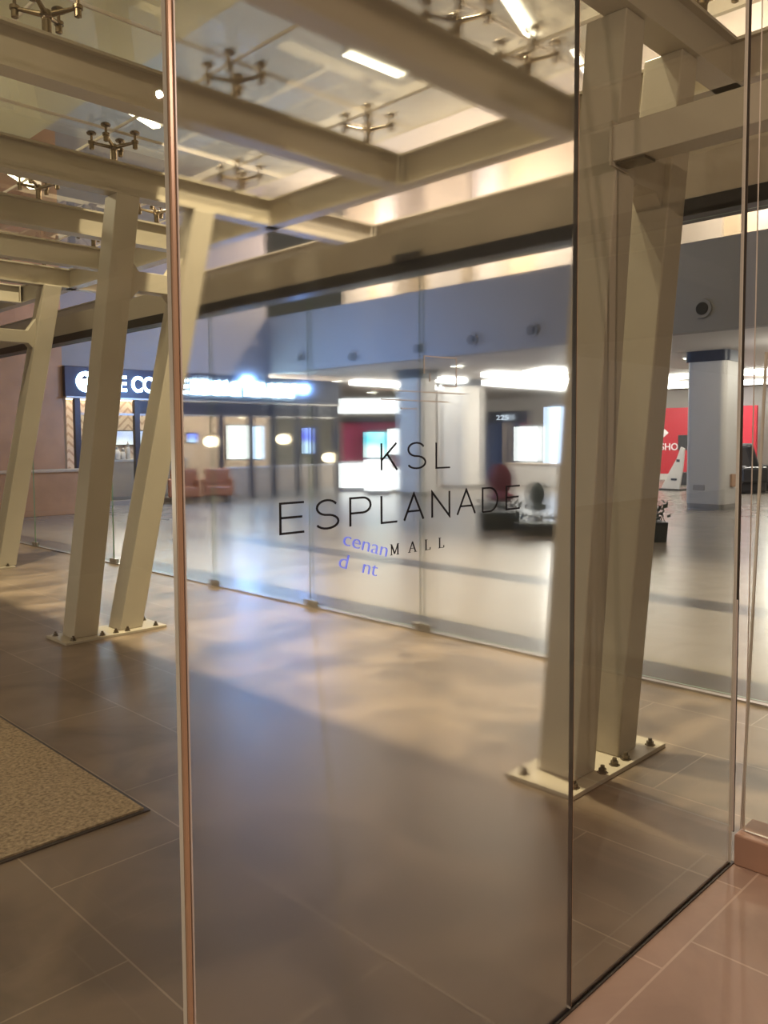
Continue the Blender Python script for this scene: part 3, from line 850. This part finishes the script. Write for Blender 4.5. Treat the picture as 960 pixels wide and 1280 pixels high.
# dark blue shopfront with a lit number
XD = 26.0
ya, yc = on('X',655,560,XD).y, on('X',588,560,XD).y
t = thing('blue_shopfront', 'dark blue shopfront between maroon jambs with a small lit number on top', 'shopfront', (XD,(ya+yc)/2,0))
hw = (yc-ya)/2
MB().box((0,-hw,0),(.2,hw,2.2)).build('dark_glazing', pmat('blue_shop_glass', (62,76,112), .15, var=.25, scale=.8), t)
MB().box((-.08,-hw,2.2),(.2,hw,2.62)).build('fascia', M['shop_dark'], t)
for s in (-1,1): MB().box((-.06,s*hw,0),(.2,s*(hw-.2),2.2)).build('jamb', M['maroon'], t)
MB().box((-.04,-.5,0),(.0,-.3,2.2)).build('door_post', M['beige'], t)
text_mesh('lettering', '225', M['info_txt'], .26, (-.09,-.05,2.3), (PI/2,0,-PI/2), t, bold=.004, depth=.004, width=.6)
for px0, py0, px1, py1, mt, lab in ((642,533,672,576,M['white_on'],'large white light box right of the blue shopfront'),(679,508,704,580,M['blue_on'],'tall bluish white light box beside the nearest column')):
    o = screen('light_box','X',24.0,px0,py0,px1,py1,mt,lab,'light box',.15)
    MB().box((0,-.4,-o.location.z),(.12,.4,-.4)).build('stand', M['white'], o)
for px0, py0, px1, py1 in ((648,553,656,560),(686,545,692,558)): pass
p = on('Z',665,618,0)
t = thing('white_counter', 'long low white counter below the white light boxes', 'counter', (22.8,(on('X',690,600,22.8).y),0))
MB().box((-.3,-1.5,0),(.3,1.6,.7)).build('body', M['white'], t, bevel=.02)
MB().box((-.34,-1.54,.7),(.34,1.64,.75)).build('top', M['beige'], t, bevel=.01)
# chairs and planters
def eggchair(px, py, label, mat, base, s=1.):
    p = on('Z',px,py,0)
    t = thing('tub_chair', label, 'chair', (p.x,p.y,0), math.radians(-45), 'round-backed tub chairs')
    MB().lathe((0,0,0), [(.3*s,0),(.3*s,.04),(.06*s,.07),(.06*s,.42*s)], 18).build('pedestal', base, t)
    MB().ball((0,0,.52*s),(.42*s,.4*s,.16*s)).build('seat', mat, t, smooth=True)
    MB().ball((0,.24*s,.98*s),(.40*s,.16*s,.5*s)).build('backrest', mat, t, smooth=True)
eggchair(624,643,'dark red round-backed tub chair behind the long green planter',M['red_seat'],M['navy'],.72)
eggchair(669,650,'grey round-backed tub chair behind the small green planter',M['plant2'],M['white'],.5)
def planter(px, py, w, h, label, leaves, ph, rz=-PI/4, mat='plant'):
    p = on('Z',px,py,0)
    t = thing('planter', label, 'planter', (p.x,p.y,0), rz, 'dark green planters')
    MB().loft([[(a*k,b*k,z) for a, b in rounded(w,.4,.04)] for z, k in ((0,.94),(h,1))]).build('trough', M['planter'], t)
    mb = MB()
    for i in range(leaves):
        x = random.uniform(-w/2,w/2)*.98; y = random.uniform(-.2,.2); z = h+random.uniform(-.05,ph)*random.random()**.3
        q = Vector((x,y,h-.03)); e = Vector((x+random.uniform(-.12,.12), y+random.uniform(-.12,.12), z+.08))
        n = Vector((random.uniform(-1,1),random.uniform(-1,1),random.uniform(-.2,1))).normalized()
        sd = n.orthogonal().normalized(); l = random.uniform(.06,.12); wd = l*.35
        mb.poly([e-n*l*.1, e+n*l*.5+sd*wd, e+n*l, e+n*l*.5-sd*wd], sd.cross(n)*.004)
        if i % 4 == 0: mb.tube(q, e, .004, .003, 5)
    mb.build('foliage', M[mat], t)['kind'] = 'stuff'
planter(621,661,.75,.3,'long dark green planter trough right of the last letters',60,.1)
planter(671,668,.75,.2,'low dark green planter trough left of the nearest column',50,.08)
planter(806,676,.6,.3,'dark planter with leafy shrub right of the nearest columns',110,.26)

# ------------------------------------------------------------------ lamps
def lamp(kind, name, loc, power, rgb, size=.1, rot=None, **k):
    l = bpy.data.lights.new(name, kind)
    l.energy = power; l.color = lin(rgb)[:3]
    if kind == 'AREA':
        l.shape = 'RECTANGLE'; l.size = size; l.size_y = k.get('sy', size)
        if 'spread' in k: l.spread = k['spread']
    elif kind == 'SPOT':
        l.shadow_soft_size = size; l.spot_size = k.get('cone', 2.2); l.spot_blend = k.get('blend', .6)
    else: l.shadow_soft_size = size
    o = bpy.data.objects.new(name, l); COL.objects.link(o)
    o.location = loc
    if rot: o.rotation_euler = rot
    return o
WARM = (255, 237, 213)
for y in (4.0, 5.0, 9.6):
    lamp('SPOT', 'void_lamp', (4.45,y,8.45), 2700, WARM, .06, cone=1.35, blend=.4)
lamp('SPOT', 'void_lamp', (4.45,-1.5,8.45), 800, WARM, .12, cone=1.35, blend=.4)
for x, y in ((-2.2,2.6),(-2.2,7.0),(-1.6,11.5)):
    lamp('POINT', 'column_fill_lamp', (x,y,1.15), 125, WARM, .05)  # added low fill for the column faces, no fixture here
for x, y in ((1.0,4.1),(2.3,8.5)):
    lamp('POINT', 'soffit_fill_lamp', (x,y,4.5), 32, WARM, .02)  # added fill to brighten the soffit, hangs without a fixture
lamp('POINT', 'forecourt_or_fill_lamp', (1.9,-.9,3.1), 105, (255,222,200), .014)
lamp('POINT', 'forecourt_or_fill_lamp', (.6,-5.2,2.7), 160, (255,232,218), .06)  # added fill aimed through the glass at the columns
for y in (2.0, 8.0, 14.0):
    lamp('SPOT', 'atrium_lamp', (10,y,8.4), 120, (255,240,225), .1, cone=2.4)
for x, y in ((17.0,5.0),(22,6.0),(20,13.0),(25,15.0),(26,9.0)):
    lamp('POINT', 'mall_lamp', (x,y,3.2), 200, (255,244,236), .08)
lamp('POINT', 'blue_fill_high', (11.0,15.5,2.9), 420, (125,172,255), .015)  # added blue fill tinting the fascia, not a cafe light
lamp('POINT', 'blue_fill_low', (10.6,13.0,2.6), 150, (125,168,255), .015)  # second added blue fill for fascia and floor, no kiosk source
for x in (10.5, 13.2, 15.5):
    lamp('POINT', 'cafe_lamp', (x,YS+1.6,3.0), 130, (255,238,224), .08)
for y in (0, 6, 12, 17):
    lamp('POINT', 'upper_lamp', (15.4,y,6.8), 330, (255,228,208), .1)

w = bpy.data.worlds.new('world'); scene.world = w
w.use_nodes = True
w.node_tree.nodes['Background'].inputs[0].default_value = (.9, .82, .7, 1)
w.node_tree.nodes['Background'].inputs[1].default_value = .06

scene.view_settings.view_transform = 'Standard'
scene.view_settings.look = 'None'
scene.view_settings.exposure = 0
scene.view_settings.gamma = 1
scene.view_settings.use_curve_mapping = False
cy = scene.cycles
cy.max_bounces = 14; cy.transparent_max_bounces = 32; cy.transmission_bounces = 10
cy.diffuse_bounces = 4; cy.glossy_bounces = 5
cy.use_denoising = True
cy.sample_clamp_indirect = 6
